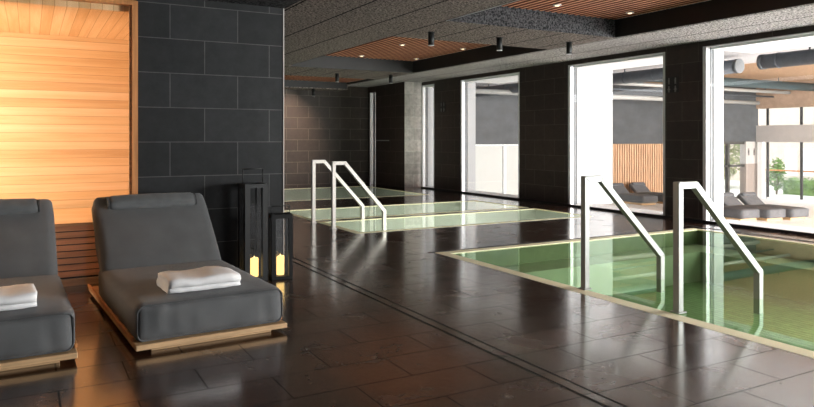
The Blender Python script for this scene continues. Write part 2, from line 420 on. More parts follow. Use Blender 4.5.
# ------------------------------------------------------------------ walls of the pool room
struct('wall_left', boxes((0.80, 1.4, 6.15, 6.25, 0, 2.49), (1.4, 2.09, 6.15, 17.4, 0, 2.49), (-4, 1.4, 8.1, 17.4, 0, 2.49)), 'tile_dark')
struct('trim_1', boxes((2.083, 2.093, 6.143, 6.155, 0, 2.485)), 'beam')
struct('wall_back', boxes((2.09, 9.28, 17.4, 17.6, 0, 2.74)), 'tile_back')
struct('wall_side', boxes((-4.2, -4.0, -3, 17.6, 0, 3.2)), 'black')
struct('wall_front', boxes((-4.2, 9.28, -3.2, -3.0, 0, 3.2)), 'black')
WINS = [(-2.4, 2.0), (2.7, 6.81), (7.50, 9.75), (11.2, 13.42), (14.60, 15.25)]
piers = [(-3.0, -2.4), (2.0, 2.7), (6.81, 7.50), (9.75, 11.2), (13.42, 14.6)]
struct('wall_right', boxes(*[(8.9, 9.28, a, b, 0, 2.66) for a, b in piers], (8.9, 9.28, -3.0, 15.25, 2.66, 2.78)), 'tile_brown')
bm = boxes((8.4, 9.28, 15.25, 16.1, 0, 2.78), (8.4, 8.5, 16.1, 16.9, 0, 2.78), (8.4, 8.5, 16.9, 17.3, 2.58, 2.78), (8.4, 9.28, 17.3, 17.4, 0, 2.78), (8.5, 9.28, 16.1, 17.3, 2.66, 2.78))
add_box(bm, 8.4, 9.28, 15.235, 15.25, 0, 2.74, 1)
struct('wall_niche', bm, ['tile_brown', 'tile_grey'])

def window(n, y0, y1, jamb=0.38):
    t = struct('window_%d' % n, boxes((8.905, 8.99, y1-0.06, y1, 0.02, 2.66), (8.905, 8.965, y0, y0+0.05, 0.02, 2.66),
               (8.905, 8.965, y0+0.05, y1-0.045, 2.645, 2.66), (8.905, 8.965, y0+0.05, y1-0.045, 0.0, 0.03)), 'silver')
    obj('gasket', boxes((8.99, 9.05, y1-0.07, y1, 0.03, 2.63)), 'gasket', t)
    obj('inner_frame', boxes((8.965, 9.0, y0, y0+0.06, 0.0, 2.66)), 'silver', t)
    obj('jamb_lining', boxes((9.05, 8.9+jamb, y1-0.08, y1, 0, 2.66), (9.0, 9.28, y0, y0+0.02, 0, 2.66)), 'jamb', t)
    obj('head_lining', boxes((8.965, 9.95, y0, y1-0.10, 2.61, 2.66)), 'white', t)
    obj('sill', boxes((8.965, 9.40, y0, y1-0.10, -0.02, 0.03)), 'white', t)
    obj('pane', boxes((8.928, 8.932, y0+0.05, y1-0.06, 0.03, 2.63)), 'pane', t)
for i, (a, b) in enumerate(WINS):
    window(i+1, a, b, 1.08 if i == 2 else 0.38)
struct('trim_5', boxes((8.46, 9.27, 17.28, 17.299, 0, 2.65)), 'white')
t = struct('window_6', boxes((8.41, 8.45, 16.9, 16.93, 0, 2.58), (8.41, 8.45, 17.27, 17.3, 0, 2.58)), 'silver')
obj('mullion', boxes((8.41, 8.45, 17.04, 17.08, 0, 2.58)), 'gasket', t)
obj('pane', boxes((8.428, 8.432, 16.93, 17.27, 0.0, 2.58)), 'pane', t)
struct('trim_2', boxes((8.86, 8.90, 2.0, 15.2, 0, 0.035)), 'black')

# ceiling: low soffit over the loungers, flat margins, cross beams
Z = 2.74
struct('ceiling', boxes((2.09, 4.55, -3, 17.4, Z, 3.2)), 'acoustic')
struct('ceiling_margin', boxes((7.5, 8.9, -3, 15.3, Z, 3.2), (7.5, 8.4, 15.3, 17.4, Z, 3.2)), 'acoustic_margin')
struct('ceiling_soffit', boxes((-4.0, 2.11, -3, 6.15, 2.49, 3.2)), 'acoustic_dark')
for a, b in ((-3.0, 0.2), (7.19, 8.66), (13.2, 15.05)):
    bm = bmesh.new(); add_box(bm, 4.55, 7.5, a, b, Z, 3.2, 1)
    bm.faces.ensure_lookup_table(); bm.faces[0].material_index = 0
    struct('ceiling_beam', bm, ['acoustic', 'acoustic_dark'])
bm = bmesh.new(); add_box(bm, 4.55, 7.5, 16.8, 17.4, 2.60, 3.2); struct('ceiling_beam', bm, 'acoustic')
struct('trim_3', boxes((4.55, 4.56, -3, 7.19, Z-0.004, Z+0.012)), 'silver')
struct('trim_4', boxes((7.47, 7.50, 0.2, 7.19, Z+0.002, 3.0), (7.47, 7.50, 8.66, 13.2, Z+0.002, 3.0), (7.47, 7.50, 15.05, 16.8, Z+0.002, 2.79),
                       (4.56, 7.47, 13.17, 13.2, Z+0.002, 3.0), (4.56, 7.47, 16.77, 16.8, 2.62, 2.79)), 'black')
for a, b, zz, lab in ((0.2, 7.19, 3.0, 'red-brown slatted wood ceiling panel in the nearest recess, top right'),
                  (8.66, 13.17, 3.0, 'red-brown slatted wood ceiling panel in the middle recess behind the first beam'),
                  (15.06, 16.77, 2.79, 'red-brown slatted wood ceiling panel in the farthest recess by the end wall')):
    t = thing('slatted_ceiling_panel', lab, 'ceiling panel', (6.01, (a+b)/2, zz))
    h = (b-a)/2-0.005
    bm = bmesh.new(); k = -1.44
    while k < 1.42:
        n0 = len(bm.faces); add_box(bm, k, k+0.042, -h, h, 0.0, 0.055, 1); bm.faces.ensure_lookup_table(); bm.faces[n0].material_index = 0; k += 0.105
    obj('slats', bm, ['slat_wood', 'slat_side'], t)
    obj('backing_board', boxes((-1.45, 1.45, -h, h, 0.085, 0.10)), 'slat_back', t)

# ------------------------------------------------------------------ ceiling fittings
def cyl_light(x, y, z, label):
    t = thing('cylinder_ceiling_light', label, 'ceiling light', (x, y, z), 0, None)
    obj('mounting_plate', cyl((0, 0, -0.012), (0, 0, -0.001), 0.05, seg=20), 'black', t)
    obj('housing', cyl((0, 0, -0.185), (0, 0, -0.012), 0.042, seg=24), 'lantern', t)
    bm = bmesh.new(); add_cyl(bm, (0, 0, -0.190), (0, 0, -0.185), 0.043, seg=24)
    obj('rim', bm, 'silver', t)
    return t
CL = [(4.85, 8.04, Z, 'black cylinder spotlight on the first beam, nearest the grey ceiling panels'),
      (5.98, 7.99, Z, 'black cylinder spotlight at the middle of the first beam'),
      (7.18, 7.84, Z, 'black cylinder spotlight on the first beam, nearest the windows'),
      (6.04, 14.1, Z, 'small black cylinder spotlight at the middle of the second beam'),
      (7.26, 13.83, Z, 'small black cylinder spotlight on the second beam, nearest the windows'),
      (6.58, 16.95, 2.60, 'smallest black cylinder spotlight, in front of the brown end wall')]
c0 = None
for x, y, z, lab in CL:
    if c0 is None: c0 = cyl_light(x, y, z, lab)
    else: dup(c0, (x, y, z), 0, lab)
d0 = None
DL = [(5.97, 6.74, 'left lit downlight in the nearest slatted panel'), (7.20, 6.66, 'right lit downlight in the nearest slatted panel, close to the corner'),
      (5.98, 10.94, 'nearer left downlight in the middle slatted panel'), (7.26, 10.86, 'nearer right downlight in the middle slatted panel, by the hanging cylinder'),
      (6.03, 12.8, 'farther left downlight in the middle slatted panel'), (7.27, 12.67, 'farther right downlight in the middle slatted panel')]
for x, y, lab in DL:
    if d0 is None:
        d0 = thing('recessed_downlight', lab, 'downlight', (x, y, 2.999))
        bm = bmesh.new(); add_cyl(bm, (0, 0, -0.012), (0, 0, 0.0), 0.055, seg=20); obj('ring', bm, 'silver', d0)
        bm = bmesh.new(); add_cyl(bm, (0, 0, -0.018), (0, 0, -0.0125), 0.026, seg=20); obj('lens', bm, 'lens', d0)
    else: dup(d0, (x, y, 2.999), 0, lab)

def pictogram(name, label, loc, rz, s, m, plate, rows=2):
    """two standing figures above two sitting ones"""
    t = thing(name, label, 'sign', loc, rz)
    if plate: obj('plate', boxes((-0.13*s, 0.13*s, 0.0, 0.006, -0.13*s, 0.13*s)), plate, t)
    for k, (px, pz) in enumerate(((-0.065, 0.065), (0.065, 0.065), (-0.065, -0.07), (0.065, -0.07))[:rows*2]):
        bm = bmesh.new()
        add_cyl(bm, (px*s, -0.004, (pz+0.04)*s), (px*s, 0.0, (pz+0.04)*s), 0.012*s, seg=12)
        add_box(bm, (px-0.014)*s, (px+0.014)*s, -0.004, 0.0, (pz-0.012)*s, (pz+0.026)*s)
        for q in (-1, 1): add_box(bm, (px+q*0.009-0.005)*s, (px+q*0.009+0.005)*s, -0.004, 0.0, (pz-0.052)*s, (pz-0.012)*s)
        if k > 1: add_box(bm, (px-0.03)*s, (px+0.03)*s, -0.004, 0.0, (pz-0.010)*s, (pz+0.0)*s)
        obj('pictogram', bm, m, t)
    return t
pictogram('pictogram_sign', 'small sign of grey pictograms on the dark pier between the two nearest windows', (8.893, 7.36, 2.12), D(-90), 0.95, 'icon', 'black')
pictogram('pictogram_sign', 'tiny sign of grey pictograms on the dark pier by the narrow far window', (8.893, 14.2, 2.06), D(-90), 0.95, 'icon', 'black')
t = thing('wall_bar', 'short metal bar fixed to the dark wall beside the slot window', 'rail', (8.39, 16.4, 1.23))
obj('bar', boxes((-0.06, -0.03, -0.38, 0.38, -0.012, 0.012)), 'steel', t)
for q in (-0.3, 0.3): obj('bracket', boxes((-0.03, 0.005, q-0.01, q+0.01, -0.01, 0.01)), 'steel', t)

# ------------------------------------------------------------------ pool handrails: mitred square tube
def handrail(label, x, y, m, drop, lx=0.90):
    t = thing('pool_handrail', label, 'handrail', (x, y, 0))
    pts = [(0, 0.0), (0, 0.92), (0.17, 0.92), (lx, 0.21), (lx, -drop)]
    h = 0.026
    L, R = [], []
    for i, p in enumerate(pts):
        p = Vector(p)
        d0_ = (p-Vector(pts[i-1])).normalized() if i else None
        d1_ = (Vector(pts[i+1])-p).normalized() if i < len(pts)-1 else None
        d0_ = d0_ or d1_; d1_ = d1_ or d0_
        n0, n1 = Vector((-d0_.y, d0_.x)), Vector((-d1_.y, d1_.x))
        mit = (n0+n1).normalized(); k = h/max(0.3, mit.dot(n0))
        L.append(p+mit*k); R.append(p-mit*k)
    for i, nm in enumerate(('post', 'top_bar', 'sloping_bar', 'lower_post')):
        bm = bmesh.new(); q = []
        for yy in (-h, h):
            q.append([bm.verts.new((v.x, yy, v.y)) for v in (L[i], L[i+1], R[i+1], R[i])])
        bm.faces.new(q[0]); bm.faces.new(q[1][::-1])
        for k in range(4): bm.faces.new((q[0][k], q[0][(k+1)%4], q[1][(k+1)%4], q[1][k]))
        bmesh.ops.recalc_face_normals(bm, faces=bm.faces)
        bmesh.ops.bevel(bm, geom=bm.edges[:], offset=0.003, segments=1, affect='EDGES')
        obj(nm, bm, m, t)
    obj('base_flange', boxes((-0.04, 0.04, -0.04, 0.04, 0.0025, 0.012)), m, t)
    return t
handrail('steel handrail at the big pool, right of the pair in the foreground', 4.10, 3.34, 'steel', 0.12, 0.93)
handrail('steel handrail at the big pool, left and farther of the foreground pair', 4.06, 4.24, 'steel', 0.12, 0.91)
handrail('pale handrail over the twin pools, nearer one with its post to the right', 3.74, 8.86, 'steel_pale', 0.12, 0.80)
handrail('pale handrail over the twin pools, farther one with its post to the left', 3.75, 9.66, 'steel_pale', 0.12, 0.82)

# ------------------------------------------------------------------ sauna behind glass
struct('wall_sauna_back', boxes((-4.0, 1.4, 7.95, 8.1, 0, 2.5)), 'sauna_wall')
struct('wall_sauna_side', boxes((1.38, 1.4, 6.25, 7.95, 0, 2.5)), 'sauna_wall')
struct('ceiling_sauna', boxes((-4.0, 1.38, 6.25, 7.95, 2.335, 2.6), (-4.0, 0.8, 6.19, 6.25, 2.335, 2.6)), 'sauna_ceil')
t = struct('window_7', boxes((0.755, 0.80, 6.12, 6.19, 0, 2.42), (-4.0, 0.755, 6.12, 6.19, 2.385, 2.44)), 'frame_wood')
obj('pane', boxes((-3.99, 0.755, 6.166, 6.172, 0.0, 2.385)), 'pane_front', t)
obj('bright_edge', boxes((0.735, 0.755, 6.15, 6.19, 0, 2.385)), 'oak', t)
t = thing('sauna_bench', 'slatted wooden sauna bench front seen between the two grey loungers', 'bench', (-0.9, 6.5, 0))
bm = bmesh.new()
for k in range(8): add_box(bm, -2.9, 2.26, -0.012, 0.012, 0.075+k*0.056, 0.075+k*0.056+0.046)
obj('front_slats', bm, 'sauna_slat', t)
obj('base_board', boxes((-2.9, 2.26, -0.03, 0.02, 0.0, 0.055)), 'oak', t)
obj('bench_back', boxes((-2.9, 2.26, 0.03, 0.05, 0.0, 0.50)), 'black', t)
obj('bench_top', boxes((-2.9, 2.26, -0.02, 1.40, 0.512, 0.535)), 'sauna_wall', t)

# ------------------------------------------------------------------ loungers in the foreground
def big_lounger(loc, rz, label):
    t = thing('sun_lounger', label, 'sun lounger', loc, rz)
    # frame: low oak plinth, oak deck board with side rails
    obj('plinth', bevel(boxes((-0.37, 0.38, 0.06, 1.80, 0.0, 0.027)), 0.004, 1), 'oak', t)
    obj('platform', bevel(boxes((-0.466, 0.466, 0.0, 1.88, 0.027, 0.060)), 0.004, 1), 'oak', t)
    for s in (-1, 1):
        obj('side_rail', bevel(boxes((s*0.464-0.008, s*0.464+0.008, 0.10, 1.88, 0.060, 0.085)), 0.003, 1), 'frame_wood', t)
    # seat cushion with a sewn top edge
    bm = cushion(0.915, 1.42, 0.222, 0.042, 26, (0.008, 0.016, 0.014), 0.014, 3.1)
    xform(bm, Matrix.Translation((0, 0.745, 0.171)))
    seat = obj('seat_cushion', bm, 'fabric', t)
    # welt round the front face
    bm = bmesh.new(); loop = []
    for (px, pz, ax, az, a0) in ((0.408, 0.232, 0.04, 0.04, 0), (-0.408, 0.232, 0.04, 0.04, 90), (-0.408, 0.108, 0.04, 0.04, 180), (0.408, 0.108, 0.04, 0.04, 270)):
        for k in range(6):
            an = D(a0+k*18); loop.append(Vector((px+ax*math.cos(an), 0.048+0.004*math.sin(px*40+k), pz+az*math.sin(an))))
    for i in range(len(loop)): add_cyl(bm, loop[i], loop[(i+1) % len(loop)], 0.0055, seg=6, caps=False)
    obj('welt', bm, 'piping', seat)
    # reclined back cushion
    bm = cushion(0.885, 0.165, 0.88, 0.042, 20, (0.010, 0.028, 0.010), 0.013, 8.7)
    R_ = Matrix.Translation((0, 1.20, 0.205)) @ Matrix.Rotation(D(-46), 4, 'X') @ Matrix.Translation((0, 0.0825, 0.42))
    xform(bm, R_)
    back = obj('back_cushion', bm, 'fabric', t)
    bm = boxes((-0.41, 0.41, 0.115, 0.135, -0.30, 0.36)); xform(bm, R_); bevel(bm, 0.004, 1)
    obj('back_panel', bm, 'frame_wood', t)
    bm = cushion(0.70, 0.085, 0.125, 0.04, 12, (0.0, 0.012, 0.012), 0.010, 5.5)
    xform(bm, R_ @ Matrix.Translation((0.0, -0.100, 0.335)))
    pil = obj('head_pillow', bm, 'fabric_roll', t)
    for s in (-1, 1):
        bm = bmesh.new(); ring = []
        for k in range(16):
            an = 2*PI*k/16; ring.append(Vector((s*0.345, 0.036*math.cos(an), 0.056*math.sin(an))))
        for i in range(16): add_cyl(bm, ring[i], ring[(i+1) % 16], 0.005, seg=5, caps=False)
        xform(bm, R_ @ Matrix.Translation((0, -0.103, 0.335))); obj('pillow_welt', bm, 'piping', pil)
    return t
LA = big_lounger((1.00, 4.21, 0), D(3.6), 'grey lounger in front of the charcoal tile wall, right of the two big ones')
dup(LA, (-0.23, 4.20, 0), D(1.7), 'grey lounger at the left edge, cut off by the frame')

def towel(loc, rz, label, seed):
    t = tag(None or obj('folded_towel', bmesh.new(), 'towel'), label, 'towel')
    bm = bmesh.new()
    # three folds: a thick ribbon profile in (y, z) laid back and forth, run along x
    W, th, hw = 0.46, 0.028, 0.145
    path = []
    for k in range(3):
        zc = 0.016+k*0.030
        rng = [-1, -0.5, 0, 0.5, 1] if k % 2 == 0 else [1, 0.5, 0, -0.5, -1]
        for q in rng: path.append(Vector((q*hw, zc)))
        if k < 2:
            s = rng[-1]
            for an in (-45, 0, 45): path.append(Vector((s*(hw+0.015*math.cos(D(an))), zc+0.015+0.015*math.sin(D(an)))))
    prof = []
    nn = len(path)
    for side in (1, -1):
        idx = range(nn) if side == 1 else range(nn-1, -1, -1)
        for i in idx:
            d_ = (path[min(i+1, nn-1)]-path[max(i-1, 0)]).normalized(); nrm = Vector((-d_.y, d_.x))
            prof.append(path[i]+nrm*side*th/2)
    nx = 26; rows = []
    for a in range(nx+1):
        f = a/nx; x = (f-0.5)*W; row = []
        pinch = 1-0.12*(abs(2*f-1)**6)
        for p in prof:
            v = Vector((x, p.x*pinch, max(0.001, p.y*(1-0.10*(abs(2*f-1)**4)))))
            w = noise.noise_vector(Vector((v.x*16, v.y*16, v.z*30+seed)))*0.006
            v += Vector((w.x, w.y, abs(w.z)))
            v.z += 0.006*math.sin(f*9+seed)*(v.z > 0.05)
            row.append(bm.verts.new(v))
        rows.append(row)
    m_ = len(prof)
    for a in range(nx):
        for j in range(m_):
            f = bm.faces.new((rows[a][j], rows[a][(j+1) % m_], rows[a+1][(j+1) % m_], rows[a+1][j])); f.smooth = True
    for row in (rows[0], rows[-1]):
        for j in range(nn-1): bm.faces.new((row[j], row[j+1], row[m_-2-j], row[m_-1-j]))
    bmesh.ops.recalc_face_normals(bm, faces=bm.faces)
    bm.to_mesh(t.data); bm.free()
    t.location = loc; t.rotation_euler = (0, 0, rz)
    return t
towel((0.965, 4.52, 0.298), D(4), 'folded white towel on the lounger by the charcoal tile wall', 1.3)
towel((-0.20, 4.52, 0.298), D(3), 'folded white towel on the lounger cut off at the left edge', 4.9)

# ------------------------------------------------------------------ lanterns with glowing candles
def lantern(loc, rz, s, hgt, hh, w, label):
    t = thing('floor_lantern', label, 'lantern', loc, rz)
    a = s/2
    for px in (-1, 1):
        for py in (-1, 1):
            obj('corner_post', boxes((px*(a-w/2)-w/2, px*(a-w/2)+w/2, py*(a-w/2)-w/2, py*(a-w/2)+w/2, 0.03, hgt-0.035)), 'lantern', t)
    obj('base', bevel(boxes((-a, a, -a, a, 0, 0.03)), 0.002, 1), 'lantern', t)
    obj('top_frame', boxes((-a, a, -a, -a+w, hgt-0.035, hgt), (-a, a, a-w, a, hgt-0.035, hgt), (-a, -a+w, -a+w, a-w, hgt-0.035, hgt), (a-w, a, -a+w, a-w, hgt-0.035, hgt)), 'lantern', t)
    for k in range(4):
        bm = boxes((-a+w, a-w, -a+0.014, -a+0.017, 0.03, hgt-0.035)); xform(bm, Matrix.Rotation(k*PI/2, 4, 'Z'))
        obj('glass_pane', bm, 'lglass', t)
    bm = bmesh.new(); q = a-0.012; r = 0.0045
    add_cyl(bm, (-q, 0, hgt), (-q, 0, hgt+hh), r, seg=8); add_cyl(bm, (q, 0, hgt), (q, 0, hgt+hh), r, seg=8); add_cyl(bm, (-q-r, 0, hgt+hh), (q+r, 0, hgt+hh), r, seg=8)
    obj('handle', bm, 'lantern', t)
def candle(loc, r, h, label):
    t = thing('pillar_candle', label, 'candle', loc)
    bm = bmesh.new(); rings = []
    prof = [(r*0.96, 0), (r, 0.004), (r, h-0.008), (r*0.94, h), (r*0.72, h-0.004), (r*0.5, h-0.014)]
    for (rr, z) in prof:
        rings.append([bm.verts.new((rr*math.cos(2*PI*i/24), rr*math.sin(2*PI*i/24), z+(0.006*math.sin(2*PI*i/24+1) if z > h*0.8 else 0))) for i in range(24)])
    for a_, b_ in zip(rings, rings[1:]):
        for i in range(24):
            f = bm.faces.new((a_[i], a_[(i+1) % 24], b_[(i+1) % 24], b_[i])); f.smooth = True
    bm.faces.new(rings[0][::-1]); bm.faces.new(rings[-1])
    obj('wax', bm, 'candle', t)
    obj('wick', cyl((0, 0, h-0.014), (0, 0, h+0.002), 0.0015, seg=6), 'black', t)
    bm = bmesh.new(); bmesh.ops.create_uvsphere(bm, u_segments=10, v_segments=8, radius=1)
    for v in bm.verts:
        k = max(0, v.co.z); v.co = Vector((v.co.x*0.006*(1-0.7*k), v.co.y*0.006*(1-0.7*k), v.co.z*0.013+h+0.012))
    obj('flame', bm, 'flame', t)
lantern((1.745, 5.98, 0), D(2), 0.205, 0.86, 0.13, 0.046, 'tall black lantern against the charcoal tile wall')
lantern((1.99, 5.94, 0), D(-9), 0.19, 0.58, 0.07, 0.036, 'short black lantern standing in front of the wall corner')
candle((1.755, 5.97, 0.0305), 0.037, 0.16, 'glowing pillar candle inside the tall lantern')
candle((1.985, 5.935, 0.0305), 0.034, 0.165, 'glowing pillar candle inside the short lantern')

# ------------------------------------------------------------------ the bright lounge beyond the windows
FZ = -1.0
struct('floor_lounge', boxes((9.28, 24.9, -3.0, 18.6, FZ-0.1, FZ)), 'lounge_floor')
struct('wall_lounge_plinth', boxes((9.0, 9.28, -3.0, 18.6, FZ, -0.03)), 'white')
struct('wall_lounge_back', boxes((9.28, 22.5, 18.5, 18.7, FZ, 1.1), (22.5, 22.7, 16.46, 18.7, FZ, 3.4)), 'white')
struct('wall_lounge_end', boxes((9.28, 24.9, -3.2, -3.0, FZ, 3.4)), 'white')
bm = boxes((9.28, 22.5, 18.2, 18.7, 1.1, 3.4), (22.5, 24.7, 16.4, 16.66, 1.18, 3.4))
struct('wall_lounge_bulkhead', bm, 'concrete')
bm = bmesh.new(); add_box(bm, 24.0, 24.7, 16.44, 16.70, FZ, 0.33, 0); add_box(bm, 24.0, 24.7, 16.44, 16.70, 0.33, 1.18, 1)
struct('wall_lounge_pillar', bm, ['beige', 'beam'])
struct('ceiling_lounge', boxes((9.28, 14.4, -3, 18.5, 3.0, 3.6)), 'acoustic_light')
struct('ceiling_lounge_top', boxes((14.4, 24.9, -3, 18.5, 3.52, 3.6)), 'frame_wood')
bm = bmesh.new(); k = 14.45
while k < 24.6:
    add_box(bm, k, k+0.09, -2.9, 18.15, 3.38, 3.45); k += 0.14
tag(obj('slatted_wood_ceiling', bm, 'lounge_slat'), 'pale wood slatted ceiling of the bright room beyond the windows', 'ceiling panel')
# window facade of the lounge
t = struct('window_8', boxes((24.66, 24.74, 15.98, 16.05, FZ, 2.45), (24.66, 24.74, 14.68, 14.75, FZ, 2.45), (24.62, 24.78, 12.2, 12.34, FZ, 2.45), (24.62, 24.78, 9.7, 9.84, FZ, 2.45),
           (24.62, 24.78, 6, 6.14, FZ, 2.45), (24.62, 24.78, 2, 2.14, FZ, 2.45), (24.62, 24.78, -2, -1.86, FZ, 2.45)), 'mullion')
obj('bottom_rail', boxes((24.62, 24.78, -3, 16.0, FZ, FZ+0.06)), 'white', t)
obj('pane', boxes((24.698, 24.702, -3, 16.3, FZ, 2.45)), 'pane', t)
struct('wall_lounge_beam', boxes((24.55, 24.85, -3, 16.4, 1.16, 1.80), (24.55, 24.85, -3, 16.4, 2.45, 3.5, 1)), ['beam', 'brownwall'])
tag(obj('white_column', boxes((24.50, 24.62, 16.10, 16.30, FZ, 1.16)), 'white'), 'slim white column beside the tall lounge window', 'column')
t = struct('window_9', boxes((22.7, 24.0, 16.50, 16.62, 1.08, 1.18), (23.0, 23.12, 16.50, 16.62, FZ, 1.08), (22.7, 24.0, 16.50, 16.62, 0.22, 0.30), (22.7, 24.0, 16.50, 16.62, FZ, FZ+0.08)), 'darkframe')
obj('pane', boxes((22.7, 24.0, 16.55, 16.554, FZ, 1.08)), 'pane', t)
pictogram('pictogram_sign', 'dark pictogram sign high on the pale pillar in the bright lounge', (24.32, 16.432, 0.62), 0, 2.6, 'icon_dark', None, 1)
t = thing('slatted_wall_panel', 'upright orange-brown wood slats on the lounge wall behind two grey loungers', 'wall panel', (20.3, 18.46, FZ))
bm = bmesh.new(); k = -1.9
while k < 2.15:
    add_box(bm, k, k+0.075, -0.05, 0.0, 0.0, 2.1); k += 0.125
obj('slats', bm, 'lounge_slat', t)
obj('backing_board', boxes((-1.9, 2.2, 0.0, 0.03, 0, 2.1)), 'frame_wood', t)
for k, (a, b, q) in enumerate(((12.0, 13.93, 'left'), (13.97, 15.9, 'right'))):
    t = thing('white_wall_panel', 'tall off-white wall panel seen through the far window, %s of its dark joint' % q, 'wall panel', ((a+b)/2, 18.46, FZ))
    h = (b-a)/2
    obj('panel', boxes((-h, h, -0.02, 0.03, 0.0, 2.05)), 'offwhite', t)
    obj('stile', boxes((-0.35 if k == 0 else -h, -0.2 if k == 0 else -h+0.1, -0.03, -0.02, 0.0, 2.05)), 'white', t)

# ducts and pipes under the lounge ceiling
def duct(label, p0, p1, r, m, name='air_duct', ring=True):
    p0, p1 = Vector(p0), Vector(p1)
    t = thing(name, label, 'duct' if name == 'air_duct' else 'pipe', p0)
    d = p1-p0; L_ = d.length; u = d.normalized()
    obj('tube', cyl((0, 0, 0), d, r, seg=24), m, t)
    if ring:
        k = 0.35
        while k < L_ and k < 12:
            obj('joint_ring', cyl(u*k, u*(k+0.03), r*1.06, seg=24), m, t); k += 0.9
        obj('end_collar', cyl(u*-0.01, u*0.07, r*1.05, seg=24), 'gasket', t)  # dark material paints the shade on the duct's end
    for k in (0.15, 0.5, 0.85):
        q = d*k; obj('hanger', boxes((q.x-0.012, q.x+0.012, q.y-0.012, q.y+0.012, q.z+r*0.9, q.z+r*0.9+0.12)), 'gasket', t)
    return t
duct('big round grey air duct entering from the right, nearest the window', (12.75, 8.40, 2.80), (12.75, 2.0, 2.80), 0.145, 'duct')
duct('short grey air duct ending behind the white window jamb', (12.85, 8.95, 2.78), (12.85, 12.6, 2.78), 0.145, 'duct')
duct('grey air duct seen through the second window from the right, under the ceiling', (16.5, 13.2, 3.15), (16.5, 18.1, 3.15), 0.14, 'duct')
duct('grey air duct at the top of the far window', (12.6, 13.4, 2.78), (12.6, 18.1, 2.78), 0.15, 'duct')
duct('long dark teal pipe crossing the bright room below the wood ceiling', (9.6, 14.0, 3.10), (24.4, 14.0, 3.10), 0.14, 'teal', 'ceiling_pipe', False)
duct('upper pale pipe running below the teal pipe', (15.0, 15.0, 2.98), (24.4, 15.0, 2.98), 0.06, 'pipe', 'ceiling_pipe', False)
duct('lower pale pipe running just above the concrete bulkhead', (11.0, 16.2, 2.66), (24.4, 16.2, 2.66), 0.075, 'pipe', 'ceiling_pipe', False)
duct('thin grey pipe between the two pale pipes', (15.0, 15.6, 2.86), (24.4, 15.6, 2.86), 0.03, 'duct', 'ceiling_pipe', False)

def small_lounger(loc, rz, label):
    t = thing('lounge_daybed', label, 'sun lounger', loc, rz)
    obj('base', boxes((-0.31, 0.31, 0.10, 1.80, 0.0, 0.07)), 'oak', t)
    bm = cushion(0.68, 1.35, 0.26, 0.05, 8, (0.01, 0.01, 0.01)); xform(bm, Matrix.Translation((0, 0.675, 0.20)))
    obj('seat_cushion', bm, 'lounge_grey', t)
    R_ = Matrix.Translation((0, 1.22, 0.20)) @ Matrix.Rotation(D(-52), 4, 'X') @ Matrix.Translation((0, 0.08, 0.36))
    bm = cushion(0.66, 0.16, 0.74, 0.05, 8, (0.0, 0.02, 0.0)); xform(bm, R_); obj('back_cushion', bm, 'lounge_grey', t)
    bm = cushion(0.58, 0.09, 0.14, 0.04, 6); xform(bm, R_ @ Matrix.Translation((0, -0.10, 0.27))); obj('head_pillow', bm, 'lounge_grey', t)
    return t
M['lounge_grey'] = mat('mid_grey_upholstery', (0.12, 0.12, 0.127), 0.85, spec=0.2, bump=0.2, bscale=300)
S0 = small_lounger((18.88, 11.25, FZ), D(-5), 'grey lounger at far right of the three by the tall lounge window')
dup(S0, (18.12, 11.45, FZ), D(-5), 'middle grey lounger of the three seen through the nearest window')
dup(S0, (17.40, 11.75, FZ), D(-5), 'grey lounger next to the white jamb, leftmost of the three by the tall window')
dup(S0, (18.62, 16.3, FZ), D(-6), 'left grey lounger in front of the upright wood slats')
dup(S0, (19.72, 16.3, FZ), D(-6), 'right grey lounger in front of the upright wood slats, partly behind the dark pier')

# ------------------------------------------------------------------ outdoors beyond the lounge
struct('ground', boxes((22.7, 60, -10, 50, FZ-0.3, FZ-0.12)), 'ground')
t = thing('terrace_railing', 'thin terrace railing outside the tall lounge window', 'railing', (27.0, 13.0, FZ-0.12))
obj('top_rail', boxes((-0.03, 0.03, -6, 4.6, 1.08, 1.14)), 'frame_wood', t)
for k in range(8): obj('post', boxes((-0.02, 0.02, -5.9+k*1.49, -5.86+k*1.49, 0, 1.08)), 'mullion', t)
obj('glass_panel', boxes((-0.005, 0.005, -6, 4.6, 0.1, 1.0)), 'pane', t)

def leaves(n, f, size, seed):
    rnd = random.Random(seed); bm = bmesh.new()
    for _ in range(n):
        p = f(rnd); a = Vector((rnd.uniform(-1, 1), rnd.uniform(-1, 1), rnd.uniform(-0.6, 1))).normalized(); b = a.orthogonal().normalized()
        s = size*rnd.uniform(0.6, 1.3)
        v = [bm.verts.new(p+q) for q in (a*s, b*s*0.5, a*-s, b*-s*0.5)]
        bm.faces.new(v)
    return bm
t = thing('clipped_hedge', 'low green hedge behind the terrace railing', 'hedge', (29.2, 13.6, FZ-0.12))
obj('hedge_body', boxes((-0.35, 0.35, -5, 4.4, 0.0, 0.62)), 'leaf', t)
obj('foliage', leaves(2600, lambda r: Vector((r.uniform(-0.45, 0.45), r.uniform(-5.05, 4.45), r.uniform(0.05, 0.72))), 0.09, 3), 'leaf', t)
def shrub(label, loc, h, w, m, n, seed, sz):
    t = thing('garden_shrub', label, 'shrub', loc)
    bm = bmesh.new()
    for k in range(5): add_cyl(bm, (0, 0, 0), (math.cos(k*1.3)*w*0.5, math.sin(k*1.3)*w*0.5, h*0.8), 0.03, 0.01, seg=6)
    obj('stems', bm, 'bark', t)
    def f(r):
        while True:
            v = Vector((r.uniform(-1, 1), r.uniform(-1, 1), r.uniform(-1, 1)))
            if v.length < 1: return Vector((v.x*w, v.y*w, h*0.55+v.z*h*0.45))
    obj('foliage', leaves(n, f, sz, seed), m, t)
